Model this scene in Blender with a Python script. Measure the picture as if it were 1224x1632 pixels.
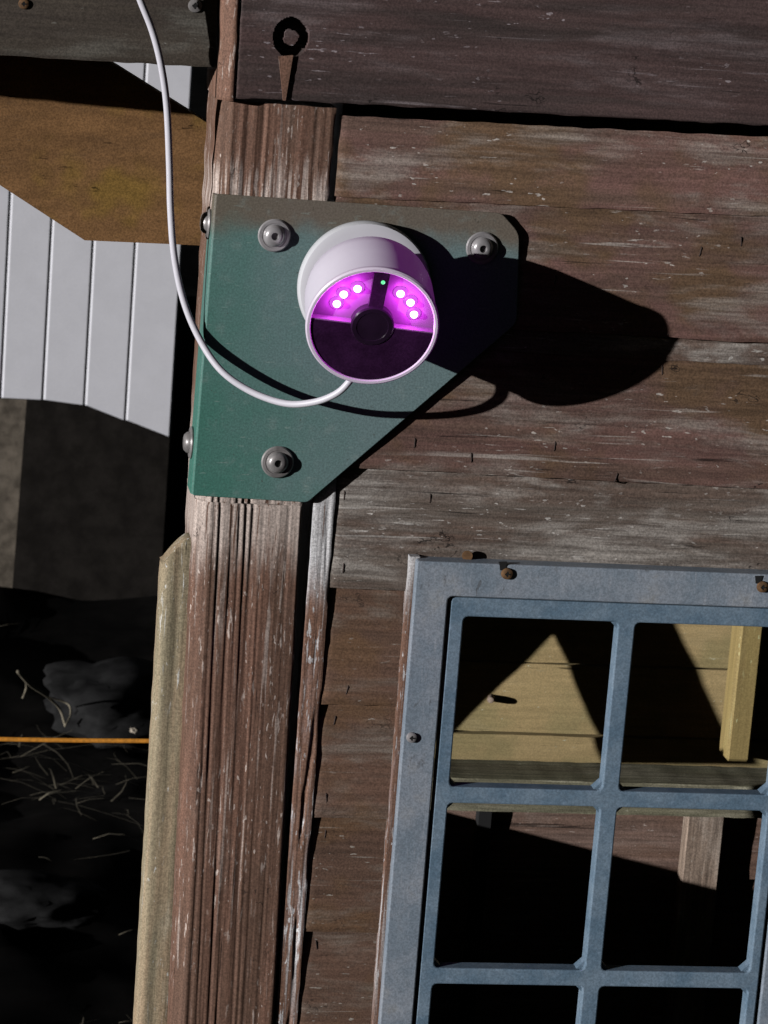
import bpy, bmesh, math, random
from mathutils import Vector, Matrix, noise

for o in list(bpy.data.objects):
    bpy.data.objects.remove(o)
random.seed(7)
SC = bpy.context.scene
COL = SC.collection

# ------------------------------------------------------------------ camera
F_PX, IW, IH = 4700.0, 1224, 1632
down_c = Vector((-1600, 20500, 4700)).normalized()          # world "down" in camera axes (x right, y down, z forward)
xx = Vector((1, 0, .16)); xx.y = -(down_c.x * xx.x + down_c.z * xx.z) / down_c.y
X_c = xx.normalized(); Z_c = -down_c; Y_c = Z_c.cross(X_c)


def ray(px, py):
    c = Vector(((px - IW / 2) / F_PX, (py - IH / 2) / F_PX, 1.0))
    return Vector((X_c.dot(c), Y_c.dot(c), Z_c.dot(c)))


CAM = -2.35 * ray(400, 550)


def P(px, py, y):
    r = ray(px, py)
    return CAM + r * ((y - CAM.y) / r.y)


def PZ(px, py, z):
    r = ray(px, py)
    return CAM + r * ((z - CAM.z) / r.z)


cd = bpy.data.cameras.new('camera'); co = bpy.data.objects.new('camera', cd); COL.objects.link(co)
rt = Vector((X_c.x, Y_c.x, Z_c.x)); dn = Vector((X_c.y, Y_c.y, Z_c.y)); fw = Vector((X_c.z, Y_c.z, Z_c.z))
M = Matrix.Identity(4)
for i in range(3):
    M[i][0] = rt[i]; M[i][1] = -dn[i]; M[i][2] = -fw[i]; M[i][3] = CAM[i]
co.matrix_world = M
cd.sensor_fit = 'VERTICAL'; cd.sensor_height = 24.0; cd.sensor_width = 18.0
cd.lens = F_PX / IH * 24.0
cd.clip_start = .05; cd.clip_end = 300
cd.dof.use_dof = True; cd.dof.focus_distance = 2.33; cd.dof.aperture_fstop = 24
SC.camera = co

# ------------------------------------------------------------------ light
SUN_D = Vector((2.0, 1.0, -.318)).normalized()               # direction the light travels
world = bpy.data.worlds.new('World'); SC.world = world; world.use_nodes = True
wn = world.node_tree
sky = wn.nodes.new('ShaderNodeTexSky'); sky.sky_type = 'NISHITA'; sky.sun_disc = False
sky.sun_elevation = math.asin(-SUN_D.z); sky.sun_rotation = math.atan2(-SUN_D.x, -SUN_D.y)
wn.links.new(sky.outputs[0], wn.nodes['Background'].inputs[0])
wn.nodes['Background'].inputs[1].default_value = .0040
sd = bpy.data.lights.new('sun', 'SUN'); sd.energy = 3.5; sd.angle = math.radians(.5); sd.color = (1.0, .985, 1.0)
so = bpy.data.objects.new('sun', sd); COL.objects.link(so)
so.rotation_euler = SUN_D.to_track_quat('-Z', 'Y').to_euler(); so.location = (-4, -2, 1.5)
SC.render.engine = 'CYCLES'; SC.cycles.diffuse_bounces = 0          # one hard lamp at night: only direct light is worth tracing
SC.view_settings.view_transform = 'Standard'; SC.view_settings.look = 'None'
SC.view_settings.exposure = 0; SC.view_settings.gamma = 1; SC.view_settings.use_curve_mapping = False


# ------------------------------------------------------------------ materials
def srgb(r, g, b):
    f = lambda c: (c / 255) / 12.92 if c / 255 <= .04045 else ((c / 255 + .055) / 1.055) ** 2.4
    return (f(r), f(g), f(b), 1)


def alb(r, g, b, k=.50):
    """Base colour of a surface that reads (r,g,b) in the photograph under irradiance factor k."""
    c = srgb(r, g, b)
    return (min(c[0] / k, .85), min(c[1] / k, .85), min(c[2] / k, .85), 1)


class NT:
    def __init__(s, name):
        s.m = bpy.data.materials.new(name); s.m.use_nodes = True
        s.t = s.m.node_tree; s.b = s.t.nodes['Principled BSDF']

    def n(s, typ, **kw):
        x = s.t.nodes.new(typ)
        for k, v in kw.items(): setattr(x, k, v)
        return x

    def l(s, a, b): s.t.links.new(a, b)

    def math(s, op, a, b=None, clamp=False):
        x = s.n('ShaderNodeMath', operation=op); x.use_clamp = clamp
        for i, v in enumerate((a, b)):
            if v is None: continue
            if isinstance(v, (int, float)): x.inputs[i].default_value = v
            else: s.l(v, x.inputs[i])
        return x.outputs[0]

    def noise(s, vec, scale, detail=4, rough=.6, dist=0):
        x = s.n('ShaderNodeTexNoise'); x.inputs['Scale'].default_value = scale
        x.inputs['Detail'].default_value = detail; x.inputs['Roughness'].default_value = rough
        x.inputs['Distortion'].default_value = dist
        s.l(vec, x.inputs['Vector']); return x.outputs[0]

    def step(s, v, a, b, to0=0., to1=1.):
        x = s.n('ShaderNodeMapRange'); x.interpolation_type = 'SMOOTHSTEP'
        s.l(v, x.inputs[0])
        for i, q in enumerate((a, b, to0, to1)): x.inputs[i + 1].default_value = q
        return x.outputs[0]

    def mix(s, f, a, b, mode='MIX'):
        x = s.n('ShaderNodeMix', data_type='RGBA', blend_type=mode)
        for sock, v in ((x.inputs[0], f), (x.inputs[6], a), (x.inputs[7], b)):
            if isinstance(v, (int, float)): sock.default_value = v
            elif isinstance(v, tuple): sock.default_value = v
            else: s.l(v, sock)
        return x.outputs[2]

    def coords(s, sx=1, sy=1, sz=1, rnd=7.0):
        tc = s.n('ShaderNodeTexCoord'); oi = s.n('ShaderNodeObjectInfo')
        r = s.math('MULTIPLY', oi.outputs['Random'], rnd)
        cx = s.n('ShaderNodeCombineXYZ'); s.l(r, cx.inputs[0]); s.l(r, cx.inputs[1]); s.l(r, cx.inputs[2])
        ad = s.n('ShaderNodeVectorMath', operation='ADD'); s.l(tc.outputs['Object'], ad.inputs[0]); s.l(cx.outputs[0], ad.inputs[1])
        mp = s.n('ShaderNodeVectorMath', operation='MULTIPLY'); s.l(ad.outputs[0], mp.inputs[0]); mp.inputs[1].default_value = (sx, sy, sz)
        return mp.outputs[0], oi.outputs['Random']

    def bump(s, h, strength=.5, dist=.002):
        b = s.n('ShaderNodeBump'); b.inputs['Strength'].default_value = strength; b.inputs['Distance'].default_value = dist
        s.l(h, b.inputs['Height']); s.l(b.outputs[0], s.b.inputs['Normal'])


def grain_noise(t, c, amount=.35):
    v, _ = t.coords(1, 1, 1)
    g = t.noise(v, 620, 2, .7)
    k = t.step(g, .3, .7, 1 - amount, 1 + amount)
    cc = t.n('ShaderNodeCombineColor')
    for i in range(3): t.l(k, cc.inputs[i])
    return t.mix(1.0, c, cc.outputs[0], 'MULTIPLY')


def wood(name, c1, c2, grey, axis='x', grey_amt=.4, flake=.3, contrast=.55, bump=.32, rough=.75, pale_zones=(), tint=None, along=11., across=230., cracks=0., speck=.28):
    t = NT(name)
    A = lambda al, ac: t.coords(*((al, ac, ac) if axis == 'x' else (ac, ac, al)))[0]
    rnd = t.coords()[1]
    fib = t.noise(A(along, across), 1, 6, .7)
    band = t.noise(A(3, 45), 1, 4, .6, .6)
    patch = t.noise(A(7, 26), 1, 5, .65, .4)
    blotch = t.noise(A(11, 14), 1, 3, .6)
    fl = t.noise(A(38, 330), 1, 3, .6, .3)
    flz = t.noise(A(8, 18), 1, 3, .6)
    scr = t.noise(A(5, 190), 1, 3, .55, .5)
    crack = t.noise(A(6, 150), 1, 5, .7, .3)
    c = t.mix(t.step(band, .35, .65), c1, c2)
    if tint: c = t.mix(t.step(blotch, .46, .62), c, tint)
    g = t.math('MULTIPLY', t.step(patch, .62 - .3 * grey_amt, .80 - .3 * grey_amt), t.step(fib, .3, .62, .35, 1))
    c = t.mix(t.math('MULTIPLY', g, min(1, grey_amt * 1.6)), c, grey)
    pale = (min(grey[0] * 1.7, .7), min(grey[1] * 1.75, .7), min(grey[2] * 1.8, .7), 1)
    fm = t.math('MULTIPLY', t.step(fl, .66 - .05 * flake, .72 - .05 * flake), t.step(flz, .55 - .2 * flake, .7 - .2 * flake))
    sm = t.math('MULTIPLY', t.step(scr, .655 - .04 * flake, .70 - .03 * flake), t.step(flz, .42, .58, 0, .7))
    c = t.mix(t.math('MULTIPLY', t.math('MAXIMUM', fm, sm), .8), c, pale)
    if pale_zones:
        geo = t.n('ShaderNodeNewGeometry'); sp = t.n('ShaderNodeSeparateXYZ'); t.l(geo.outputs['Position'], sp.inputs[0])
        wob = t.math('MULTIPLY', t.math('SUBTRACT', t.noise(A(14, 160), 1, 4, .6), .5), .09)
        zz = t.math('ADD', sp.outputs[2], wob)
        for a0, a1, b0, b1, lo in pale_zones:          # pale worn paint: rises from a0 to a1, fades from b0 to b1
            mz = t.math('MULTIPLY', t.step(zz, a0, a1), t.step(zz, b0, b1))
            st = t.step(t.noise(A(10, 300), 1, 4, .6), lo, lo + .08)
            c = t.mix(t.math('MULTIPLY', t.math('MULTIPLY', mz, st), .9), c, pale)
    ch = t.noise(A(110, 300), 1, 2, .5)
    cm = t.math('MULTIPLY', t.step(ch, .70 - .05 * flake, .735 - .05 * flake), t.step(flz, .40, .60))
    c = t.mix(t.math('MULTIPLY', cm, .9), c, pale)
    vo = t.n('ShaderNodeTexVoronoi', feature='DISTANCE_TO_EDGE'); vo.inputs['Scale'].default_value = 1
    wv = t.n('ShaderNodeVectorMath', operation='ADD'); nz_ = t.n('ShaderNodeTexNoise'); nz_.inputs['Scale'].default_value = 3; t.l(A(30, 60), nz_.inputs['Vector'])
    t.l(A(26, 42), wv.inputs[0]); t.l(nz_.outputs[1], wv.inputs[1]); t.l(wv.outputs[0], vo.inputs['Vector'])
    vm = t.math('MULTIPLY', t.step(vo.outputs['Distance'], .030, .012), t.step(t.noise(A(19, 33), 1, 2, .5), .64, .68))
    c = t.mix(t.math('MULTIPLY', vm, cracks), c, (.012, .009, .008, 1))
    k = t.step(fib, .25, .75, 1 - contrast, 1 + contrast)
    k = t.math('MULTIPLY', k, t.step(crack, .30, .37, .25, 1))
    k = t.math('MULTIPLY', k, t.math('ADD', t.math('MULTIPLY', rnd, .25), .875))
    cc = t.n('ShaderNodeCombineColor')
    for i in range(3): t.l(k, cc.inputs[i])
    c = t.mix(1.0, c, cc.outputs[0], 'MULTIPLY')
    c = grain_noise(t, c, speck)
    t.l(c, t.b.inputs['Base Color']); t.b.inputs['Roughness'].default_value = rough
    t.b.inputs['Specular IOR Level'].default_value = .25
    h = t.math('ADD', t.math('MULTIPLY', fib, .7), t.math('ADD', t.math('MULTIPLY', crack, .35), t.math('MULTIPLY', t.math('MAXIMUM', fm, sm), .12)))
    t.bump(h, bump, .0022)
    return t.m


def plain(name, c, rough=.5, metal=0, vary=.2, scale=40, bump=0, speck=.0):
    t = NT(name)
    v, _ = t.coords()
    n = t.noise(v, scale, 5, .6)
    lo = tuple(x * (1 - vary) for x in c[:3]) + (1,); hi = tuple(min(x * (1 + vary), 1) for x in c[:3]) + (1,)
    cc = t.mix(t.step(n, .3, .7), lo, hi)
    if speck: cc = grain_noise(t, cc, speck)
    t.l(cc, t.b.inputs['Base Color'])
    t.b.inputs['Roughness'].default_value = rough; t.b.inputs['Metallic'].default_value = metal
    if bump: t.bump(n, bump, .001)
    return t.m


def emit(name, c, s):
    t = NT(name); t.b.inputs['Base Color'].default_value = (0, 0, 0, 1)
    t.b.inputs['Emission Color'].default_value = c; t.b.inputs['Emission Strength'].default_value = s
    return t.m


RED = alb(90, 67, 61); RED2 = alb(80, 63, 55); BRN = alb(82, 64, 48); GRY = alb(116, 109, 102)
M_sid = wood('red_brown_siding', RED, RED2, GRY, 'x', .42, .38, tint=BRN, contrast=.34, cracks=.85)
M_sidg = wood('weathered_siding', alb(84, 76, 69), alb(76, 62, 54), alb(118, 113, 107), 'x', .6, .5, contrast=.42, cracks=.8)
M_sidb = wood('brown_siding', alb(84, 64, 53), alb(75, 58, 48), alb(100, 94, 86), 'x', .45, .25, contrast=.26, cracks=.5, tint=alb(82, 62, 46))
M_hdr = wood('dark_header_wood', alb(66, 52, 50), alb(52, 44, 42), alb(92, 84, 84), 'x', .30, .5, contrast=.30, cracks=.8)
M_beam = wood('grey_beam_wood', alb(58, 52, 45), alb(52, 46, 41), alb(78, 76, 70), 'x', .45, .25, contrast=.25)
M_post = wood('post_wood', alb(94, 70, 58), alb(80, 61, 50), alb(120, 109, 101), 'z', .18, .9, contrast=.32, cracks=.7, bump=.3, along=6,
              pale_zones=((-.200, -.150, -.05, -.10, .36), (.09, .11, .150, .120, .45)))
M_trim = wood('trim_wood', alb(102, 77, 64), alb(90, 68, 56), alb(146, 140, 142), 'z', .30, 1.3, contrast=.3, pale_zones=((-.225, -.17, -.02, -.05, .30), (-.60, -.50, -.42, -.47, .5)))
M_brace = wood('stained_brace_wood', alb(106, 78, 50, .35), alb(94, 69, 44, .35), alb(74, 57, 42, .35), 'x', .3, .05, contrast=.2, bump=.2, tint=alb(108, 84, 42, .35), along=14, across=70)
M_pale = wood('pale_board_wood', alb(132, 114, 92, .55), alb(116, 108, 88, .55), alb(142, 140, 124, .55), 'z', .3, .4, contrast=.2)
M_yel = wood('yellow_pine', alb(144, 126, 90), alb(136, 119, 84), alb(146, 134, 104), 'x', .2, .05, contrast=.14, bump=.15, tint=alb(126, 114, 80), speck=.16)
M_yelz = wood('yellow_pine_stud', alb(132, 116, 74, .6), alb(122, 106, 68, .6), alb(140, 130, 90), 'z', .2, .0, contrast=.14, bump=.15, speck=.16)
M_rail = wood('grey_rail_wood', alb(100, 98, 80), alb(92, 88, 72), alb(120, 116, 100), 'x', .5, .2, contrast=.4)
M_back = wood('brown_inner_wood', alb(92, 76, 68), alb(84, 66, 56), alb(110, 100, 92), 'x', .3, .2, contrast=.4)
M_stud = wood('weathered_stud', alb(112, 98, 86), alb(104, 90, 78), alb(130, 120, 110), 'z', .5, .2)
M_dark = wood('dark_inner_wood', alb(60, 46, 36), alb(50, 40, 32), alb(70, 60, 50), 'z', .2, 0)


def bracket_mat():
    t = NT('green_powder_coat')
    v, _ = t.coords(1, 1, 1, 0)
    n = t.noise(v, 22, 5, .6); n2 = t.noise(v, 90, 4, .6)
    tc = t.n('ShaderNodeTexCoord'); sp = t.n('ShaderNodeSeparateXYZ'); t.l(tc.outputs['Object'], sp.inputs[0])
    x, z = sp.outputs[0], sp.outputs[2]
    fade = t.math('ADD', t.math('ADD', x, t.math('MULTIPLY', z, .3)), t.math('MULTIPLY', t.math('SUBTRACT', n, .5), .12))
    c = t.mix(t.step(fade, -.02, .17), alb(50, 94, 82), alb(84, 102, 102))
    top = t.math('ADD', z, t.math('MULTIPLY', t.math('SUBTRACT', n, .5), .045))
    c = t.mix(t.math('MULTIPLY', t.step(top, .206, .232), .85), c, alb(86, 74, 62))
    c = t.mix(t.math('MULTIPLY', t.step(n2, .55, .75), .25), c, alb(110, 122, 118))
    sc = t.noise(t.coords(60, 60, 420, 0)[0], 1, 3, .6); sc2 = t.noise(v, 210, 3, .6)
    c = t.mix(t.math('MULTIPLY', t.step(sc, .66, .70), .35), c, alb(120, 132, 126))
    c = t.mix(t.math('MULTIPLY', t.step(sc2, .70, .74), .6), c, alb(56, 52, 44))
    c = grain_noise(t, c, .20)
    t.l(c, t.b.inputs['Base Color']); t.b.inputs['Roughness'].default_value = .55
    t.bump(n2, .12, .0006)
    return t.m


M_green = bracket_mat()


def window_mat():
    t = NT('blue_grey_plastic')
    v, _ = t.coords(1, 1, 1, 0)
    n = t.noise(v, 26, 5, .65); n2 = t.noise(t.coords(300, 300, 40, 0)[0], 1, 4, .6)
    c = t.mix(t.step(n, .35, .65), alb(96, 106, 115), alb(112, 118, 125))
    c = t.mix(t.math('MULTIPLY', t.step(n, .58, .75), .5), c, alb(120, 118, 112))
    c = t.mix(t.math('MULTIPLY', t.step(n2, .58, .72), .35), c, alb(136, 140, 146))
    n3 = t.noise(t.coords(150, 150, 60, 0)[0], 1, 4, .65); n4 = t.noise(v, 12, 3, .6)
    c = t.mix(t.math('MULTIPLY', t.math('MULTIPLY', t.step(n3, .62, .68), t.step(n4, .45, .6)), .55), c, alb(62, 60, 58))
    c = grain_noise(t, c, .2)
    t.l(c, t.b.inputs['Base Color']); t.b.inputs['Roughness'].default_value = .5
    t.bump(n2, .15, .0008)
    return t.m


M_win = window_mat()


def sash_mat():
    t = NT('blue_grey_sash_plastic')
    v, _ = t.coords(1, 1, 1, 0)
    n = t.noise(v, 30, 5, .65); n2 = t.noise(v, 140, 4, .6)
    c = t.mix(t.step(n, .35, .65), alb(74, 92, 106), alb(92, 107, 119))
    c = t.mix(t.math('MULTIPLY', t.step(n2, .55, .72), .4), c, alb(108, 124, 140))
    c = grain_noise(t, c, .2)
    t.l(c, t.b.inputs['Base Color']); t.b.inputs['Roughness'].default_value = .5
    return t.m


M_sash = sash_mat()
M_white = plain('white_plastic', (.78, .785, .81, 1), .42, vary=.02)
M_cable = plain('white_cable_jacket', (.82, .80, .86, 1), .4, vary=.03)
M_face = plain('dark_glossy_face', (.034, .010, .040, 1), .22, vary=.25, scale=60, speck=.2)
M_lens = plain('dark_lens', (.022, .010, .026, 1), .18, vary=.2)
M_bay = plain('led_bay_plastic', (.27, .14, .29, 1), .35, vary=.03)
M_steel = plain('zinc_steel', (.34, .32, .31, 1), .36, .35, .3, 90, .2)
M_washer = plain('stainless_washer', (.46, .44, .44, 1), .30, .35, .2, 60, .1)
M_rust = plain('rusty_iron', alb(78, 56, 34), .8, .0, .4, 200, .3)
M_black = plain('near_black', (.01, .01, .01, 1), .9)
M_dkst = plain('dark_staple_wire', alb(46, 36, 32), .7, .3, .4, 300)
M_houswh = plain('white_wall_paint', (.80, .80, .84, 1), .6, vary=.03, scale=14, speck=.05)
M_groove = plain('grey_wall_paint', (.55, .55, .57, 1), .6, vary=.03)
M_conc = plain('grey_concrete', alb(76, 70, 62), .9, 0, .4, 25, .4, .3)
M_conc_shade = plain('shaded_concrete', alb(24, 22, 20), .95, 0, .3, 20, .3, .3)  # same concrete in cast shade, with the shade put into the base colour
M_rope = plain('orange_cord', (.75, .30, .03, 1), .7, 0, .2, 300)
M_stone = plain('grey_stone', alb(25, 25, 25, .5), .9, 0, .4, 16, .4, .3)
M_peb = plain('pale_pebble', alb(150, 140, 125), .8, 0, .2, 60)
M_straw = plain('dry_straw', alb(96, 90, 76), .8, 0, .4, 30)
M_soil = plain('dark_soil', (.006, .0055, .005, 1), .95, 0, .6, 9, .6, .4)


for m_ in (M_soil, M_stone, M_conc_shade, M_conc): m_.node_tree.nodes['Principled BSDF'].inputs['Specular IOR Level'].default_value = .05


# ------------------------------------------------------------------ object helpers
def tag(o, label=None, cat=None, group=None, kind=None):
    for k, v in (('label', label), ('category', cat), ('group', group), ('kind', kind)):
        if v: o[k] = v
    return o


def thing(name, loc, label, cat, group=None):
    o = bpy.data.objects.new(name, None); o.empty_display_size = .05; COL.objects.link(o); o.location = loc
    return tag(o, label, cat, group)


def wloc(o):
    v = Vector(o.location)
    while o.parent: o = o.parent; v = v + Vector(o.location)
    return v


def mesh_obj(name, verts, faces, mat, parent=None, origin=None, smooth=False):
    if origin is None:
        origin = Vector((sum(v[i] for v in verts) / len(verts) for i in range(3)))
    origin = Vector(origin)
    me = bpy.data.meshes.new(name)
    me.from_pydata([tuple(Vector(v) - origin) for v in verts], [], faces)
    bm = bmesh.new(); bm.from_mesh(me); bmesh.ops.recalc_face_normals(bm, faces=bm.faces); bm.to_mesh(me); bm.free()
    if smooth:
        me.polygons.foreach_set('use_smooth', [True] * len(me.polygons))
    me.materials.append(mat)
    o = bpy.data.objects.new(name, me); COL.objects.link(o)
    if parent:
        o.parent = parent; o.location = origin - wloc(parent)
    else:
        o.location = origin
    return o


def sharp_smooth(o, ang=40):
    me = o.data
    bm = bmesh.new(); bm.from_mesh(me)
    for f in bm.faces: f.smooth = True
    for e in bm.edges:
        e.smooth = not (len(e.link_faces) == 2 and e.calc_face_angle(0) > math.radians(ang))
    bm.to_mesh(me); bm.free()
    return o


def place_copy(src, parent, loc_world):
    c = src.copy(); COL.objects.link(c); c.parent = parent
    c.location = Vector(loc_world) - (wloc(parent) if parent else Vector())
    return c


def box(name, x0, x1, y0, y1, z0, z1, mat, parent=None, bevel=.0015):
    bm = bmesh.new(); bmesh.ops.create_cube(bm, size=1)
    for v in bm.verts:
        v.co = Vector((x0 + (v.co.x + .5) * (x1 - x0), y0 + (v.co.y + .5) * (y1 - y0), z0 + (v.co.z + .5) * (z1 - z0)))
    if bevel: bmesh.ops.bevel(bm, geom=list(bm.edges), offset=bevel, segments=1, affect='EDGES')
    vs = [v.co.copy() for v in bm.verts]; fs = [[v.index for v in f.verts] for f in bm.faces]; bm.free()
    return mesh_obj(name, vs, fs, mat, parent)


def board(name, quad, y_top, y_bot, thick, mat, parent=None, step=.004, amp=.0006, axis='x', edge=.0012, profile=None, extra=None, seed=None, us=None, vs=None):
    """A sawn board: quad = TL, TR, BR, BL as (x, z); front face displaced along the grain, edges worn."""
    TL, TR, BR, BL = [Vector(q) for q in quad]
    W = max((TR - TL).length, (BR - BL).length); H = max((TL - BL).length, (TR - BR).length)
    nx = max(4, min(420, int(W / step))); nz = max(4, min(300, int(H / step)))
    us = us or [i / nx for i in range(nx + 1)]; vs = vs or [j / nz for j in range(nz + 1)]
    nx, nz = len(us) - 1, len(vs) - 1
    s = random.random() * 50 if seed is None else seed
    al, ac = 7, 70
    V, Fc = [], []
    for j in range(nz + 1):
        v = vs[j]
        for i in range(nx + 1):
            u = us[i]
            p = TL.lerp(TR, u).lerp(BL.lerp(BR, u), v)
            x, z = p
            q = Vector((x * al, s, z * ac)) if axis == 'x' else Vector((x * ac * 2.2, s, z * al * .6))
            d = noise.noise(q) * amp + noise.noise(q * 3.1) * amp * .5
            y = y_top + (y_bot - y_top) * v - d
            ed = min(u * W, (1 - u) * W, v * H, (1 - v) * H)
            if ed < .0022: y += edge * (1 - ed / .0022) ** 2
            if profile: y += profile(u * W, W, x, z)
            if extra: y += extra(x, z)
            if j in (0, nz): z += edge * .8 * noise.noise(Vector((x * 60, s + 3, 0)))
            if i in (0, nx): x += edge * .8 * noise.noise(Vector((z * 60, s + 9, 0)))
            V.append((x, y, z))
    for j in range(nz):
        for i in range(nx):
            a = j * (nx + 1) + i
            Fc.append((a, a + 1, a + nx + 2, a + nx + 1))
    ring = list(range(nx + 1)) + [j * (nx + 1) + nx for j in range(1, nz + 1)] + \
           [nz * (nx + 1) + i for i in range(nx - 1, -1, -1)] + [j * (nx + 1) for j in range(nz - 1, 0, -1)]
    base = len(V)
    for r in ring:
        x, y, z = V[r]
        v = vs[r // (nx + 1)]
        V.append((x, y_top + (y_bot - y_top) * v + thick, z))
    n = len(ring)
    for k in range(n):
        Fc.append((ring[k], ring[(k + 1) % n], base + (k + 1) % n, base + k))
    Fc.append(tuple(base + k for k in range(n)))
    o = mesh_obj(name, V, Fc, mat, parent)
    return sharp_smooth(o, 50)


def flat_shape(name, outer, holes, y0, y1, mat, parent=None, bevel=.0008, plane='xz', at=0.0):
    """Extruded outline with holes (a 2D curve turned into a mesh). plane xz: faces -y, from y0 to y1."""
    cu = bpy.data.curves.new(name, 'CURVE'); cu.dimensions = '2D'; cu.fill_mode = 'BOTH'
    for poly in [outer] + list(holes):
        sp = cu.splines.new('POLY'); sp.points.add(len(poly) - 1); sp.use_cyclic_u = True
        for pt, (a, b) in zip(sp.points, poly): pt.co = (a, b, 0, 1)
    cu.extrude = max(abs(y1 - y0) / 2 - bevel, 1e-5); cu.bevel_depth = bevel; cu.bevel_resolution = 1; cu.offset = -bevel
    tmp = bpy.data.objects.new('tmp', cu); COL.objects.link(tmp)
    dg = bpy.context.evaluated_depsgraph_get()
    me = bpy.data.meshes.new_from_object(tmp.evaluated_get(dg))
    ym = (y0 + y1) / 2
    if plane == 'xz': vs = [Vector((v.co.x, ym - v.co.z, v.co.y)) for v in me.vertices]
    else: vs = [Vector((ym + v.co.z, v.co.x, v.co.y)) for v in me.vertices]     # yz plane: outline given as (y, z)
    fs = [tuple(p.vertices) for p in me.polygons]
    bpy.data.objects.remove(tmp); bpy.data.curves.remove(cu); bpy.data.meshes.remove(me)
    return mesh_obj(name, vs, fs, mat, parent)


def round_rect(x0, x1, z0, z1, r, n=3):
    pts = []
    for cx, cz, a0 in ((x1 - r, z1 - r, 0), (x0 + r, z1 - r, 90), (x0 + r, z0 + r, 180), (x1 - r, z0 + r, 270)):
        for k in range(n + 1):
            a = math.radians(a0 + 90 * k / n); pts.append((cx + r * math.cos(a), cz + r * math.sin(a)))
    return pts


def lathe(name, prof, origin, ax, mat, parent=None, seg=64, ref=Vector((1, 0, 0)), ang=35):
    """Revolve (radius, distance along ax) about the axis through origin."""
    ax = ax.normalized(); ref = Vector((0, 0, 1)) if abs(ax.x) > .9 else ref; u = (ref - ax * ref.dot(ax)).normalized(); v = ax.cross(u)
    V, Fc, rows = [], [], []
    for r, s in prof:
        if r < 1e-6: rows.append([len(V)]); V.append(origin + ax * s)
        else:
            rows.append(list(range(len(V), len(V) + seg)))
            for k in range(seg):
                a = 2 * math.pi * k / seg
                V.append(origin + ax * s + r * (math.cos(a) * u + math.sin(a) * v))
    for A, B in zip(rows, rows[1:]):
        for k in range(seg):
            k2 = (k + 1) % seg
            if len(A) == 1 and len(B) == 1: continue
            if len(A) == 1: Fc.append((A[0], B[k], B[k2]))
            elif len(B) == 1: Fc.append((A[k], A[k2], B[0]))
            else: Fc.append((A[k], A[k2], B[k2], B[k]))
    return sharp_smooth(mesh_obj(name, V, Fc, mat, parent, origin), ang)


def smooth_path(pts, sub=8):
    out = []
    n = len(pts)
    for i in range(n - 1):
        p0, p1, p2, p3 = pts[max(i - 1, 0)], pts[i], pts[i + 1], pts[min(i + 2, n - 1)]
        for k in range(sub):
            t = k / sub
            out.append(.5 * ((2 * p1) + (p2 - p0) * t + (2 * p0 - 5 * p1 + 4 * p2 - p3) * t * t + (3 * p1 - p0 - 3 * p2 + p3) * t ** 3))
    out.append(pts[-1].copy())
    return out


def tube(path, radius, seg=10):
    V, Fc = [], []
    nrm = None
    n = len(path)
    for i, p in enumerate(path):
        t = (path[min(i + 1, n - 1)] - path[max(i - 1, 0)]).normalized()
        if nrm is None: nrm = t.orthogonal().normalized()
        nrm = (nrm - t * nrm.dot(t)).normalized(); b = t.cross(nrm)
        r = radius(i / (n - 1)) if callable(radius) else radius
        for k in range(seg):
            a = 2 * math.pi * k / seg
            V.append(p + r * (math.cos(a) * nrm + math.sin(a) * b))
    for i in range(n - 1):
        for k in range(seg):
            k2 = (k + 1) % seg
            Fc.append((i * seg + k, i * seg + k2, (i + 1) * seg + k2, (i + 1) * seg + k))
    Fc.append(tuple(range(seg))); Fc.append(tuple((n - 1) * seg + k for k in range(seg)))
    return V, Fc


def xz(px, py, y):
    p = P(px, py, y); return (p.x, p.z)


# ------------------------------------------------------------------ ground
ZG = P(150, 925, 4.6).z
def axis_pts(c, near, far, n):
    out = []
    for i in range(-n, n + 1):
        t = i / n; out.append(c + math.copysign(abs(t) * near + (abs(t) ** 5) * far, t))
    return out
gx = axis_pts(.1, 1.6, 60, 60); gy = axis_pts(2.9, 2.6, 60, 70)
V, Fc = [], []
for y in gy:
    for x in gx:
        z = ZG + .05 * noise.noise(Vector((x * 2.3, y * 2.3, 1))) + .018 * noise.noise(Vector((x * 9, y * 9, 4)))
        z -= .10 if y < 1.0 else .10 * max(0, (1.6 - y) / .6)
        V.append((x, y, z - .04))
n1 = len(gx)
for j in range(len(gy) - 1):
    for i in range(n1 - 1):
        a = j * n1 + i; Fc.append((a, a + 1, a + n1 + 1, a + n1))
tag(mesh_obj('ground', V, Fc, M_soil, None, (0, 0, ZG), smooth=True), kind='structure')

# ------------------------------------------------------------------ the house behind
house = thing('house', (.2, 4.7, ZG), 'white house wall of vertical grooved boards over a dark foundation, behind the playhouse', 'house')
XC = .342
def zbot(x):
    if x < .037: return -.9585
    if x < .11: return -.9605
    return -.9594 - (x - .1107) * .3213
edges = [.0345 + .0990 * k for k in range(-14, 4)]
edges = [e for e in edges if e < XC - .03] + [XC]
for a, b in zip(edges, edges[1:]):
    x0, x1 = a + .0003, b - .0003 if b < XC else XC
    zt = 1.6
    yb = 4.6
    pts = [(x0, zt), (x1, zt), (x1, zbot(x1)), (x0, zbot(x0))]
    Vv = [(x, yb + .0035, z) for x, z in pts] + [(x + (.005 if i in (0, 3) else -.005), yb, z) for i, (x, z) in enumerate(pts)]
    mesh_obj('siding_board', Vv, [(4, 5, 6, 7), (0, 4, 7, 3), (1, 2, 6, 5), (3, 7, 6, 2), (0, 1, 5, 4), (0, 3, 2, 1)], M_houswh, house)
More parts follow.
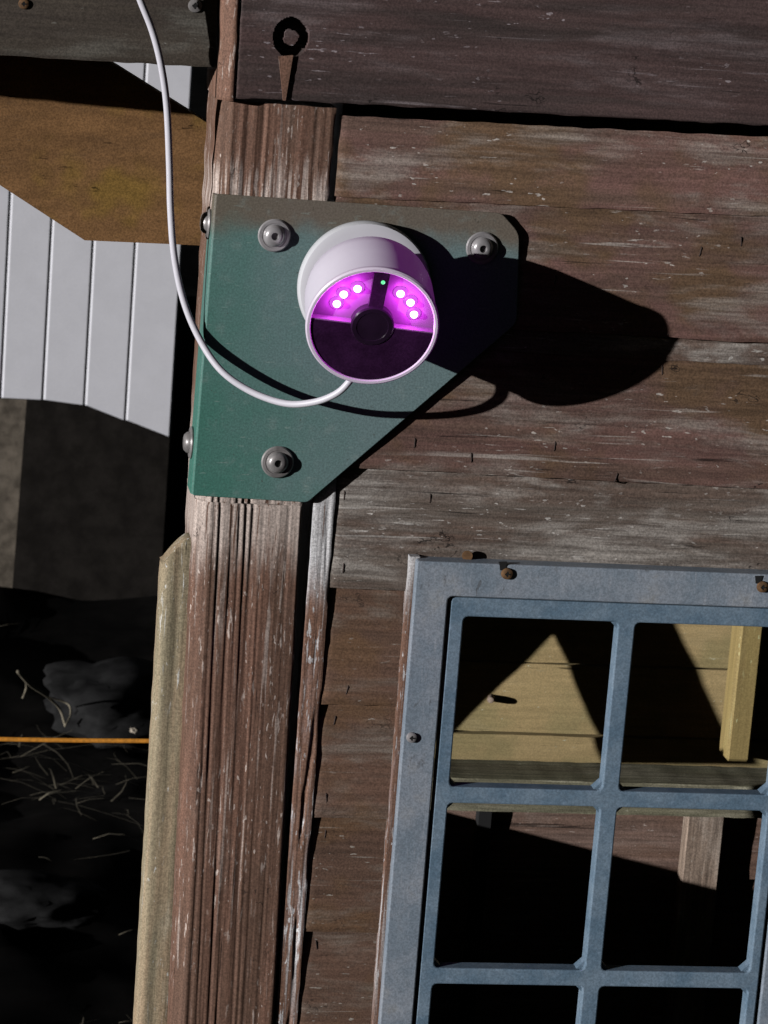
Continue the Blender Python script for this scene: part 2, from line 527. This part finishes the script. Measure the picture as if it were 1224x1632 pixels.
Vv = [(-1.4, 4.6038, 1.6), (XC, 4.6038, 1.6), (XC, 4.6038, zbot(XC)), (.11, 4.6038, zbot(.11) + .002), (-1.4, 4.6038, -.955)]
Vv += [(x, y + .09, z) for x, y, z in Vv]
nn = 5
mesh_obj('wall_sheathing', Vv, [tuple(range(nn)), tuple(range(nn, 2 * nn))] + [(i, (i + 1) % nn, nn + (i + 1) % nn, nn + i) for i in range(nn)], M_groove, house)
def slab(name, pts, y0, y1, mat, parent):
    n = len(pts)
    Vv = [(x, y0, z) for x, z in pts] + [(x, y1, z) for x, z in pts]
    return mesh_obj(name, Vv, [tuple(range(n)), tuple(range(n, 2 * n))] + [(i, (i + 1) % n, n + (i + 1) % n, n + i) for i in range(n)], mat, parent)
slab('foundation', [(-1.4, -.9612), (-.004, -.9612), (-.020, ZG - .2), (-1.4, ZG - .2)], 4.6035, 4.72, M_conc, house)['label'] = 'lit grey concrete foundation'
slab('foundation', [(-.0035, -.9612), (.111, -.9612), (XC - .002, zbot(XC) - .0008), (XC - .002, ZG - .2), (-.0195, ZG - .2)], 4.6025, 4.72, M_conc_shade, house)['label'] = 'foundation part coloured dark as shade below the stepped siding'  # split runs along the shadow edge; this side has the shade in its colour
box('end_wall', XC - .09, XC - .003, 4.705, 9, ZG - .2, 1.6, M_groove, house)

# ------------------------------------------------------------------ playhouse interior (lit through the hole in an added side panel)
YB = .60
inner = thing('back_wall', (.6, YB, -1.0), 'back wall seen through the window, yellow pine planks above a grey rail and brown boards', 'wall')
seams = [-.226, -.326, -.4265, -.5035]
zt = .33
zs = [.33, .23, .13, .03, -.07, -.126] + seams
for a, b in zip(zs, zs[1:]):
    board('plank', [(.085, a - .001), (1.3, a - .001), (1.3, b + .001), (.085, b + .001)], YB, YB, .015, M_yel, inner, step=.02, amp=.0003)
board('plank', [(.085, -.5045), (1.3, -.5045), (1.3, -.545), (.085, -.545)], YB - .004, YB - .004, .019, M_yel, inner, step=.02, amp=.0003)
for a, b in ((-.5455, -.66), (-.661, -.775), (-.776, -.9), (-.901, -1.05)):
    board('inner_board', [(.085, a), (1.3, a), (1.3, b), (.085, b)], YB + .004, YB, .012, M_back, inner, step=.012, amp=.0008)
board('shelf_rail', [(.085, -.532), (1.3, -.532), (1.3, -.567), (.085, -.567)], .530, .530, .065, M_rail, inner, step=.008, amp=.0006)
s0 = P(1165, 1205, .55); s1 = P(1165, 1205, .55)
xa = P(1144, 1203, .595).x; xb = P(1196, 1207, .562).x
box('stud', xa, xb, .562, .5955, -.516, .33, M_yelz, inner, .003)
xa = P(1089, 1350, .585).x; xb = P(1149, 1350, .585).x
box('stud', xa, xb, .580, .5985, -1.05, -.5675, M_stud, inner, .002)['label'] = 'short weathered stud below the rail'

XS, DX, DZ = .07, 2.0, -.318
def back_to_side(px, py):
    p = P(px, py, YB); t = (p.x - XS) / DX
    return (YB - t, p.z - DZ * t)
hole = [back_to_side(*q) for q in ((640, 1236), (725, 1155), (885, 1000), (977, 1217), (1212, 1220), (1206, 1196), (1163, 1196), (1070, 995), (1040, 930), (1370, 930), (1370, 1460), (1180, 1415), (720, 1300), (640, 1279))]  # opening traced back along the sun from the wanted lit patches

xa = P(762, 1300, .59).x; xb = P(785, 1300, .59).x
box('shadow_strip', xa, xb, .590, .6035, -1.05, -.5675, M_black, inner, .001)  # black strip standing for a thin cast shadow on the boards
pg = P(783, 1112, YB)
lathe('peg', [(0, -.004), (.0040, -.004), (.0040, .010), (.0032, .014), (0, .015)], pg, Vector((-.25, -1, .1)), M_stud, inner, 12)
side = thing('shadow_blocker', (XS, .35, -1.05), 'unseen added panel whose hole shapes the light inside the playhouse', 'wall')
flat_shape('blocker_panel', [(.03, -1.05), (.594, -1.05), (.594, .33), (.03, .33)], [hole], XS - .006, XS + .006, M_dark, side, .0005, plane='yz')  # added out of view to cut the sunlight on the back wall
fl = thing('playhouse_floor', (.6, .3, -1.07), 'dark plank floor inside the playhouse below the window', 'floor')
for k in range(5):
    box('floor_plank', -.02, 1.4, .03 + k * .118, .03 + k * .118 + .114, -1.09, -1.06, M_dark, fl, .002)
rf = thing('playhouse_roof', (.6, .3, .36), 'dark board roof over the playhouse above the header', 'roof')
for k in range(5):
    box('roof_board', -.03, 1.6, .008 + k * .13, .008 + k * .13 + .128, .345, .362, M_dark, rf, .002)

# ------------------------------------------------------------------ front wall of lap siding
wall = thing('siding_wall', (.4, .01, -1.05), 'weathered red brown lap siding wall of the playhouse', 'wall')
XR = 1.0
YT, YBT, TH = .0088, .0040, .0035
LAPS = []
def surf_y(x, z):
    ys = [yt + (yb - yt) * (t - z) / (t - b) for x0, x1, t, b, yt, yb in LAPS if x0 <= x <= x1 and b <= z <= t]
    return min(ys) if ys else .005
def lap(top, bot, x0, x1, mat, yt=YT, yb=YBT, th=TH, slope=0.0, **k):
    """top/bot: z at x=.1; slope: rise per metre to the right"""
    LAPS.append((x0, x1, top, bot, yt, yb))
    q = [(x0, top + slope * (x0 - .1)), (x1, top + slope * (x1 - .1)), (x1, bot + slope * (x1 - .1)), (x0, bot + slope * (x0 - .1))]
    return board('siding_board', q, yt, yb, th, mat, wall, step=.0035, amp=.0005, **k)
lap(.1862, .1226, .0590, XR, M_sid, yt=.0035, yb=.0006, slope=.012)
lap(.1320, .0243, .0590, XR, M_sid, yt=.0040, yb=-.0016, slope=-.004)
lap(.0235, .0050, .0590, XR, M_sidg, yt=.0030, yb=.0026, slope=-.004)
lap(.0120, -.0968, .0590, XR, M_sid, yt=.0050, yb=.0012, slope=-.008)
lap(-.0870, -.1985, .0785, XR, M_sidg, yt=.0070, yb=.0036, slope=-.006)
W0 = .156
for k, (zt_, zb_) in enumerate(((-.189, -.2978), (-.288, -.3963), (-.3865, -.4973), (-.4875, -.598), (-.588, -.698), (-.689, -.799), (-.789, -.9), (-.89, -1.0))):
    lap(zt_, zb_, .0785, W0, M_sidb if k != 1 else M_sidb)
    lap(zt_, zb_, .494, XR, M_sid)
# trim strip beside the post
board('trim_strip', [(.0600, -.085), (.0775, -.085), (.0782, -1.02), (.0600, -1.02)], .0035, .0035, .016, M_trim, wall, step=.0025, amp=.0005, axis='z', edge=.0005, us=[k / 24 for k in range(25)], profile=lambda d, W, x, z: .0014 * max(0, noise.noise(Vector((x * 160, 3, z * 14))) - .12) * 3 if d > W * .45 else 0)
# staples
st_px = [(660, 705), (686, 795), (750, 728), (883, 710), (549, 790), (1180, 385), (1115, 400), (883, 445), (520, 1272), (519, 1331), (547, 905), (553, 1100), (534, 1150), (1055, 590), (980, 760), (505, 1508)]
first = None
for px, py in st_px:
    p = P(px, py, .005); p.y = surf_y(p.x, p.z)
    # staple: a crown wire with two short legs going into the board
    if first is None:
        pts = [Vector((0, .004, .0040)), Vector((0, .0002, .0038)), Vector((0, -.0001, 0)), Vector((0, .0002, -.0038)), Vector((0, .004, -.0040))]
        Vv, Ff = tube([p + q for q in smooth_path(pts, 3)], .00055, 6)
        first = mesh_obj('staple', Vv, Ff, M_dkst, wall, p)
    else:
        c = place_copy(first, wall, p); c.rotation_euler = (0, random.uniform(-.25, .25), 0)

# ------------------------------------------------------------------ corner post
post = thing('corner_post', (.01, .045, -1.3), 'thick weathered brown corner post running down from behind the green bracket', 'post')
PU = [k / 118 for k in range(119)]
def post_profile(d, W, x, z):
    y = 0
    if d < .012: y += .012 * (1 - d / .012) ** 1.15
    g = math.exp(-((d - .035) / .022) ** 2)
    r = noise.noise(Vector((d * 300 + .25 * noise.noise(Vector((d * 20, 5, z * 6))), 2.2, z * 2.2)))
    y += (.0026 if z < -.1 else .0012) * g * max(0, r + .12) + .0006 * max(0, noise.noise(Vector((d * 300, 8, z * 3))))
    return y
board('post_timber', [(-.0385, .1925), (.0548, .1915), (.0500, -.13), (-.0355, -.13)], 0, 0, .09, M_post, post, step=.003, amp=.0003, axis='z', profile=post_profile, us=PU)
board('post_timber', [(-.0357, -.1302), (.0500, -.1302), (.0575, -.6), (-.0295, -.6)], 0, 0, .09, M_post, post, step=.003, amp=.0003, axis='z', profile=post_profile, us=PU)
board('post_timber', [(-.0295, -.6002), (.0575, -.6002), (.0575, -1.36), (-.0295, -1.36)], 0, 0, .09, M_post, post, step=.004, amp=.0004, axis='z', profile=post_profile)

board('post_timber', [(-.0415, .36), (-.0283, .36), (-.0268, .1930), (-.0400, .1930)], -.011, -.011, .10, M_post, post, step=.0014, amp=.0004, axis='z', profile=lambda d, W, x, z: .007 * (1 - d / .009) ** 1.2 if d < .009 else 0)
# pale board on the post's left
pale = [xz(258, 895, .03), xz(266, 874, .03), xz(300, 857, .03)]
pp = thing('side_board', (-.05, .05, -1.3), 'pale greenish board with a clipped top corner fixed to the left of the post', 'board')
def pale_profile(d, W, x, z):
    return .006 * (1 - d / .008) ** 2 if d < .008 else .0006 * math.exp(-((d - .016) / .0025) ** 2)
pb = board('board_timber', [(-.0580, -.168), (-.0310, -.168), (-.0260, -1.36), (-.0545, -1.36)], .030, .030, .022, M_pale, pp, step=.0022, amp=.0004, axis='z', edge=.0006, profile=pale_profile)
zc = wloc(pb)
for v in pb.data.vertices:        # clipped corner at the top left
    x = v.co.x + zc.x; z = v.co.z + zc.z
    e_ = max(0, min(1, (-.034 - x) / .0225)); lim = -.168 - .022 * max(0, (e_ - .1) / .9) ** 1.4
    if z > lim: v.co.z = lim - zc.z

# ------------------------------------------------------------------ header and the beam to its left
hd = thing('header_board', (.4, .01, .2), 'wide dark header board with a round knot above the siding', 'board')
KX, KZ = P(464, 60, -.010).x, P(464, 60, -.010).z
def header_extra(x, z):
    d = math.hypot((x - KX) / 1.0, (z - KZ) / 1.08)
    w = .0012 * noise.noise(Vector((x * 160, 0, z * 160)))
    e = 0
    if .0062 < d + w < .0140: e = .012
    elif d + w <= .0062: e = .002
    return e
def header_profile(d, W, x, z):
    return 0
def hz(px, py): return xz(px, py, -.010)
a, b = hz(1224, 205), hz(540, 172)
HU = [k * .0008 / (XR + .0278) for k in range(100)]; HU += [HU[-1] + (1 - HU[-1]) * k / 260 for k in range(1, 261)]
HV = [k / 28 * .48 for k in range(28)] + [.48 + k / 110 * .52 for k in range(111)]
sl = (a[1] - b[1]) / (a[0] - b[0])
board('header_timber', [(-.0278, .36), (XR, .36), (XR, b[1] + sl * (XR - b[0])), (-.0262, .1955)], -.010, -.010, .035, M_hdr, hd, amp=.0007, profile=header_profile, extra=header_extra, us=HU, vs=HV)
# the split sliver hanging under the knot
k0, k1, k2 = P(444, 90, -.0115), P(467, 88, -.0115), P(453, 160, -.0115)
slab('wood_sliver', [(k0.x, k0.z), (k1.x, k1.z), (k2.x + .001, k2.z), (k2.x - .001, k2.z)], -.0125, -.008, M_post, hd)
bmq = [xz(0, 0, -.004), xz(345, 0, -.004), xz(345, 106, -.004), xz(0, 105, -.004)]
bm_ = thing('overhang_beam', (-.3, .01, .21), 'dark grey weathered beam running left from the header at the top', 'beam')
board('beam_timber', [(-1.2, .36), (-.0446, .36), (-.0425, .2165), (-1.2, .208)], .006, .006, .038, M_beam, bm_, step=.003, amp=.0008)

def screw(parent, px, py, y, r, mat, depth=.0025, recess=True, name='screw'):
    p = P(px, py, y)
    o = lathe(name, [(0, -.004), (r * .98, -.004), (r, 0), (r * .9, depth * .7), (r * .5, depth), (r * .34, depth), (r * .30, depth * .35), (0, depth * .35)], p, Vector((0, -1, 0)), mat, parent, 20)
    if recess:
        bx = []
        slab_ = []
        w, l = r * .13, r * .46
        V_, F_ = [], []
        for (hx, hz_) in ((w, l), (l, w)):
            i = len(V_)
            V_ += [p + Vector((sx * hx, -depth * (1.02 if hx < hz_ else 1.05), sz * hz_)) for sx, sz in ((-1, -1), (1, -1), (1, 1), (-1, 1))]
            F_.append((i, i + 1, i + 2, i + 3))
        mesh_obj('screw_recess', V_, F_, M_black, o)
    return o
screw(bm_, 38, 6, .006, .0042, M_rust); screw(bm_, 311, 9, .006, .0055, M_steel)

# ------------------------------------------------------------------ brace
br = thing('diagonal_brace', (-.12, .13, .07), 'amber stained diagonal brace with a square cut lower end beside the cable', 'brace')
def by(x_px): return .140 + .032 * x_px / 335
outl = [(-330, -190), (190, 108), (305, 180), (338, 201), (338, 392), (135, 383), (0, 295), (-330, 80)]
Fr = [P(px, py, by(px)) for px, py in outl]
n = len(Fr)
Vv = [tuple(p) for p in Fr] + [(p.x, p.y + .04, p.z) for p in Fr]
o = mesh_obj('brace_timber', Vv, [tuple(range(n)), tuple(range(n, 2 * n))] + [(i, (i + 1) % n, n + (i + 1) % n, n + i) for i in range(n)], M_brace, br)

# ------------------------------------------------------------------ green bracket
bk = thing('corner_bracket', (-.04, 0, -.126), 'green painted steel corner bracket bolted over the post behind the camera', 'bracket')
corners = [(345, 309), (800, 340), (828, 372), (824, 515), (490, 801), (307, 790)]
bpts = [Vector(xz(px, py, -.003)) for px, py in corners]
pl = []
for i, p in enumerate(bpts):
    r = (.002, .004, .006, .006, .003, .002)[i]
    a = (bpts[i - 1] - p).normalized(); b = (bpts[(i + 1) % 6] - p).normalized()
    for t in (0, .33, .67, 1):
        q = (p + a * r) * (1 - t) ** 2 + p * 2 * t * (1 - t) + (p + b * r) * t * t
        pl.append((q.x, q.y))
bp = flat_shape('plate', pl, [], -.0026, -.0006, M_green, bk, .0006)
me = bp.data; off = wloc(bp)          # put the plate's origin on the bracket base so the paint follows it
for v in me.vertices: v.co += off - wloc(bk)
bp.location = (0, 0, 0)
e0, e1 = bpts[0], bpts[5]
Vv = []
for (p, dx) in ((e0, 0), (e1, 0)):
    Vv += [Vector((p.x + .0012, -.0022, p.y - .001 if p is e0 else p.y + .001)), Vector((p.x - .0010, -.0009, p.y - .001 if p is e0 else p.y + .001)), Vector((p.x - .0016, .002, p.y - .001 if p is e0 else p.y + .001)), Vector((p.x - .0016, .030, p.y - .001 if p is e0 else p.y + .001)), Vector((p.x + .0008, .030, p.y - .001 if p is e0 else p.y + .001))]
flg = mesh_obj('side_flange', Vv, [(0, 1, 6, 5), (1, 2, 7, 6), (2, 3, 8, 7), (3, 4, 9, 8), (0, 4, 3, 2, 1), (5, 6, 7, 8, 9)], M_green, bk, wloc(bk))
def bolt(p, ax, mat, label=None):
    w = lathe('bolt', [(0, 0), (.0128, 0), (.0132, .0012), (.0122, .0024), (.0100, .0026), (.0096, .0022), (.0088, .0024), (.0082, .0048), (.0062, .0068), (.0036, .0074), (.0030, .0074), (.0028, .0050), (0, .0050)], p, ax, mat, bk, 32)
    if label: w['label'] = label
    return w
fy = Vector((0, -1, 0))
bolt(P(437, 375, -.0028), fy, M_washer); bolt(P(768, 395, -.0028), fy, M_washer)
bolt(P(442, 736, -.0028), fy, M_steel, 'dull dark bolt at the bottom of the plate')
bolt(Vector((e0.x - .002, .018, P(330, 355, .018).z)), Vector((-1, 0, 0)), M_steel)
bolt(Vector((e1.x - .001, .018, P(303, 705, .018).z)), Vector((-1, 0, 0)), M_steel)

# ------------------------------------------------------------------ window
WY = -.0135
win = thing('window', (.325, 0, -.86), 'blue grey plastic window frame with open square panes in the siding', 'window')
cx0, cx1, cz0, cz1 = .1458, .5035, -.886, -.1685
gx0, gx1, gz0, gz1 = .1738, .4755, -.856, -.1972
flat_shape('casing', round_rect(cx0, cx1, cz0, cz1, .002), [round_rect(gx0, gx1, gz0, gz1, .004)], WY, .0045, M_win, win, .0012)
sx0, sx1, sz0, sz1 = gx0 + .0030, gx1 - .0030, gz0 + .003, gz1 - .0012
cols = [(.1885, .3186), (.3332, .4637)]
rows = [(-.3610, -.2143), (-.5215, -.3752), (-.6820, -.5358), (-.8425, -.6963)]
holes = [round_rect(a, b, c, d, .0042) for a, b in cols for c, d in rows]
flat_shape('glazing_grid', round_rect(sx0, sx1, sz0, sz1, .004), holes, WY + .002, .0035, M_sash, win, .0012)
wb = [(cx0 - .0045, cz1 + .001), (cx0 + .004, cz1 + .001), (cx0 + .004, cz0), (cx0 - .0045, cz0)]
board('wood_backing', wb, -.0045, -.0045, .014, M_trim, win, step=.003, amp=.0005, axis='z', edge=.0006)
g0 = None
for a, b in cols:
    for c, d in rows:
        for sx, x in ((1, a), (-1, b)):
            for sz, z in ((1, c), (-1, d)):
                key = (sx, sz)
                pts = [(0, 0), (sx * .0075, 0), (0, sz * .0075)]
                Vv = [Vector((x + u - sx * .0005, WY + .006, z + w - sz * .0005)) for u, w in pts] + [Vector((x + u - sx * .0005, 0.003, z + w - sz * .0005)) for u, w in pts]
                if g0 is None: g0 = {}
                if key not in g0:
                    g0[key] = mesh_obj('corner_gusset', Vv, [(0, 1, 2), (3, 4, 5), (0, 1, 4, 3), (1, 2, 5, 4), (2, 0, 3, 5)], M_sash, win, (x, WY, z))
                else: place_copy(g0[key], win, (x, WY, z))
screw(win, 656, 1175, WY, .0046, M_washer, .003)
for px, py in ((806, 913), (1213, 934)):
    p = P(px, py, WY)
    screw(win, px + 2, py + 1, WY, .0050, M_rust, .003)
    slab('screw_slot', [(p.x - .0062, p.z + .0085), (p.x + .0005, p.z + .0090), (p.x - .0008, p.z + .0030), (p.x - .0050, p.z + .0020)], WY - .0006, WY + .003, M_black, win)
p = P(744, 884, .004)
nl = lathe('rusty_nail', [(0, -.01), (.0022, -.01), (.0022, .004), (.0044, .004), (.0044, .0056), (0, .0056)], p, Vector((-.1, -1, .05)), M_rust, wall, 12)

# ------------------------------------------------------------------ security camera
tl, yw, rl = math.radians(20), math.radians(-3), math.radians(-4)
AX = Vector((math.sin(yw) * math.cos(tl), -math.cos(yw) * math.cos(tl), -math.sin(tl)))
U0 = AX.cross(Vector((0, 0, 1))).normalized()
if U0.x < 0: U0 = -U0
V0 = (Vector((0, 0, 1)) - AX * AX.z).normalized()
UU = U0 * math.cos(rl) + V0 * math.sin(rl); VV = V0 * math.cos(rl) - U0 * math.sin(rl)
FC = P(593.5, 521, -.098)
cam_t = thing('security_camera', P(579, 456, -.004), 'round white security camera with glowing purple infrared lights on the green bracket', 'camera')
def fpt(u, v, s): return FC + UU * u + VV * v + AX * s
R = .0508
lathe('mount_plate', [(0, .0005), (.0525, .0005), (.0535, .003), (.0535, .010), (.0520, .0135), (.047, .015), (0, .015)], P(579, 457, -.004), Vector((0, -1, 0)), M_white, cam_t, 96)
lathe('body', [(0, -.072), (.020, -.0715), (.034, -.069), (.0435, -.064), (.0485, -.056), (.0502, -.046), (R - .0004, -.030), (R - .0004, -.004), (R - .003, -.004), (R - .003, -.010)], FC, AX, M_white, cam_t, 96)
M_shell = plain('white_shell_bloom', (.78, .785, .81, 1), .42, vary=.02)      # purple emission added to stand for the bloom of the LEDs
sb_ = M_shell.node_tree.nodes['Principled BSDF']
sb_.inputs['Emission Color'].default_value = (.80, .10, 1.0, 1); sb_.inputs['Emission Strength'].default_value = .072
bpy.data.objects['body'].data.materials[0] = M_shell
M_rim = plain('white_rim_bloom', (.82, .76, .84, 1), .4, vary=.02)
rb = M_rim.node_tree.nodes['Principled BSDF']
rb.inputs['Emission Color'].default_value = (.55, .05, .75, 1); rb.inputs['Emission Strength'].default_value = .06  # faint purple emission added to the rim as LED bloom
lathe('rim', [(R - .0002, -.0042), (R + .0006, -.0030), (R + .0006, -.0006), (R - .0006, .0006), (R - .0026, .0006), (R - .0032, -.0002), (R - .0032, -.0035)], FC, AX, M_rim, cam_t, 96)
RI = R - .0034; RL = .0168; DW = .0056; SB = -.0075
def sector(name, outline, s0, s1, mat):
    n = len(outline)
    Vv = [fpt(u, v, s1) for u, v in outline] + [fpt(u, v, s0) for u, v in outline]
    return mesh_obj(name, Vv, [tuple(range(n)), tuple(range(n, 2 * n))] + [(i, (i + 1) % n, n + (i + 1) % n, n + i) for i in range(n)], mat, cam_t)
arc = lambda r, a0, a1, n: [(r * math.cos(math.radians(a0 + (a1 - a0) * k / n)), r * math.sin(math.radians(a0 + (a1 - a0) * k / n))) for k in range(n + 1)]
lo = arc(RI, 180, 360, 48)
sector('lower_plate', lo, SB, -.0008, M_face)
sector('bay_floor', arc(RI, 0, 180, 48), SB - .003, SB, M_bay)
for u0, u1 in ((-RI * .995, -RL * .99), (RL * .99, RI * .995)):
    sector('bay_ledge', [(u0, .0001), (u1, .0001), (u1 * .999, .0011), (u0 * .999, .0011)], SB, -.0010, M_bay)
lathe('lens_ring', [(RL, SB), (RL, -.0008), (RL - .0012, .0002), (.0125, .0002), (.0120, -.0002), (.0070, -.0005), (0, .0002)], FC, AX, M_lens, cam_t, 48)
dv = [(-DW, RL * .9), (DW, RL * .9), (DW * 1.1, RI * .992), (-DW * 1.1, RI * .992)]
sector('divider', dv, SB, -.0020, M_face)
def face_uv(px, py, s):
    r = ray(px, py); q = FC + AX * s
    t = (q - CAM).dot(AX) / r.dot(AX); p = CAM + r * t - FC
    return p.dot(UU), p.dot(VV)
M_led = emit('infrared_led', (1.0, .66, 1.0, 1), 6.0); M_halo = emit('infrared_led_halo', (.72, .10, .86, 1), .95)
led0 = None
for px, py in ((570, 462), (548, 471), (537, 486), (638.6, 470), (654.5, 484), (660, 503)):
    u, v = face_uv(px, py, SB + .004)
    p = fpt(u, v, SB)
    if led0 is None:
        led0 = lathe('infrared_led', [(.0030, .001), (.0030, .0024), (.0024, .0040), (.0014, .0047), (0, .0049)], p, AX, M_led, cam_t, 20)
        halo0 = lathe('led_halo', [(.0056, 0), (.0052, .0010), (.0042, .0018), (.0028, .0022)], p, AX, M_halo, led0, 24)  # emissive ring added around the LED to stand for its bloom
    else:
        lc = place_copy(led0, cam_t, p)
        c2 = halo0.copy(); COL.objects.link(c2); c2.parent = lc
    ld = bpy.data.lights.new('led_light', 'POINT'); ld.energy = .017; ld.color = (.88, .09, 1.0); ld.shadow_soft_size = .0015
    lo_ = bpy.data.objects.new('led_light', ld); COL.objects.link(lo_); lo_.parent = cam_t
    lo_.location = fpt(u, v, SB + .0075) - wloc(cam_t)
M_grn = emit('green_status_led', (.15, 1.0, .40, 1), 1.1)
u, v = face_uv(610.5, 450, -.002)
lathe('status_light', [(.0016, -.001), (.0016, .0004), (.0010, .0009), (0, .001)], fpt(u, v, -.002), AX, M_grn, cam_t, 16)

# ------------------------------------------------------------------ cable
cpts = [(190, -90, -.026), (222, -4, -.0235), (243, 50, -.020), (257, 105, -.0165), (266, 170, -.009), (270, 260, -.002), (272, 335, .0), (278, 410, .0), (293, 480, -.002), (318, 540, -.0068),
        (352, 590, -.018), (400, 624, -.027), (455, 643, -.039), (500, 641, -.050), (535, 628, -.059), (556, 609, -.063), (566, 590, -.062), (570, 568, -.058)]
Vv, Ff = tube(smooth_path([P(*q) for q in cpts], 8), .00275, 14)
o = mesh_obj('power_cable', Vv, Ff, M_cable, None, P(222, -4, -.036), smooth=True)
tag(o, 'white cable looping from the top of the wall down to the camera', 'cable')

# ------------------------------------------------------------------ yard at lower left
V_, F_ = tube(smooth_path([P(-420, 1168, .55), P(-100, 1175, .55), P(0, 1178, .55), P(120, 1180, .55), P(243, 1181, .55), P(300, 1183, .55)], 10), .0025, 8)
tag(mesh_obj('orange_rope', V_, F_, M_rope, None, smooth=True), 'thin orange rope stretched level to the pale board', 'rope')

def ground_z(x, y):
    return ZG - .04 + .05 * noise.noise(Vector((x * 2.3, y * 2.3, 1))) + .018 * noise.noise(Vector((x * 9, y * 9, 4)))
def blades(centres):
    V_, F_ = [], []
    for (cx, cy, sx, sy, cnt, h) in centres:
        for _ in range(cnt):
            x = cx + random.gauss(0, sx); y = cy + random.gauss(0, sy); z = ground_z(x, y)
            a = random.uniform(0, 6.28); L = h * random.uniform(.3, 1.6); w = random.uniform(.0008, .0022); up = random.uniform(.05, .6); bend = random.uniform(-.9, .9)
            d = Vector((math.cos(a), math.sin(a), 0)); s = Vector((-d.y, d.x, 0)) * w
            i = len(V_)
            for k in range(4):
                t = k / 3
                p = Vector((x, y, z + .004)) + d * (L * .9 * t) + s.normalized() * (bend * L * .5 * t * t) + Vector((0, 0, L * up * (t - .8 * t * t)))
                ww = s * (1 - .8 * t)
                V_ += [p - ww, p + ww]
            for k in range(3): F_.append((i + 2 * k, i + 2 * k + 1, i + 2 * k + 3, i + 2 * k + 2))
    return V_, F_
c1 = PZ(70, 1220, ZG); c2 = PZ(150, 1240, ZG); c3 = PZ(145, 1640, ZG); c4 = PZ(20, 1170, ZG)
V_, F_ = blades([(c1.x, c1.y, .11, .16, 24, .16), (c2.x, c2.y, .06, .05, 12, .13), (c3.x, c3.y, .06, .05, 60, .08), (c4.x, c4.y, .07, .09, 18, .18), (c1.x, c1.y, .3, .6, 40, .10)])
tag(mesh_obj('dead_grass', V_, F_, M_straw), 'flattened dry pale grass on the dark ground', 'grass', kind='stuff')
tw = [PZ(28, 1070, ZG + .16), PZ(48, 1092, ZG + .12), PZ(75, 1110, ZG + .08), PZ(95, 1130, ZG + .03), PZ(104, 1158, ZG)]
V_, F_ = tube(smooth_path(tw, 5), lambda t: .0032 - .001 * t, 6)
t2 = [PZ(40, 1083, ZG + .13), PZ(42, 1096, ZG + .10), PZ(36, 1113, ZG + .08)]
v2, f2 = tube(smooth_path(t2, 4), .002, 6)
F_ += [tuple(i + len(V_) for i in f) for f in f2]; V_ += v2
t3 = [PZ(75, 1110, ZG + .08), PZ(108, 1122, ZG + .06), PZ(112, 1140, ZG + .05), PZ(104, 1156, ZG + .04)]
v2, f2 = tube(smooth_path(t3, 4), .0018, 6)
F_ += [tuple(i + len(V_) for i in f) for f in f2]; V_ += v2
tag(mesh_obj('fallen_twig', V_, F_, M_straw, None, smooth=True), 'thin forked pale twig sticking up behind the rope', 'twig')

def stone(name, px, py, rx, ry, rz, mat, label, seed):
    c = PZ(px, py, ZG)
    bm = bmesh.new(); bmesh.ops.create_icosphere(bm, subdivisions=4, radius=1)
    for v in bm.verts:
        k = 1 + .30 * noise.noise(v.co * 1.6 + Vector((seed, 0, 0))) + .14 * noise.noise(v.co * 5) + .07 * noise.noise(v.co * 14)
        v.co = Vector((v.co.x * rx * k, v.co.y * ry * k, v.co.z * rz * k)) + c
    vs = [v.co.copy() for v in bm.verts]; fs = [[v.index for v in f.verts] for f in bm.faces]; bm.free()
    tag(mesh_obj(name, vs, fs, mat, None, (c.x, c.y, ground_z(c.x, c.y)), smooth=True), label, 'stone')
stone('flat_stone', 185, 1118, .16, .22, .06, M_stone, 'long flat grey stone above the rope next to the pale board', 3)
stone('flat_stone', 62, 1432, .12, .10, .035, M_stone, 'low grey stone in the dark ground at lower left', 9)
stone('pebble', 212, 1166, .010, .010, .008, M_peb, 'small pale pebble just above the rope', 5)
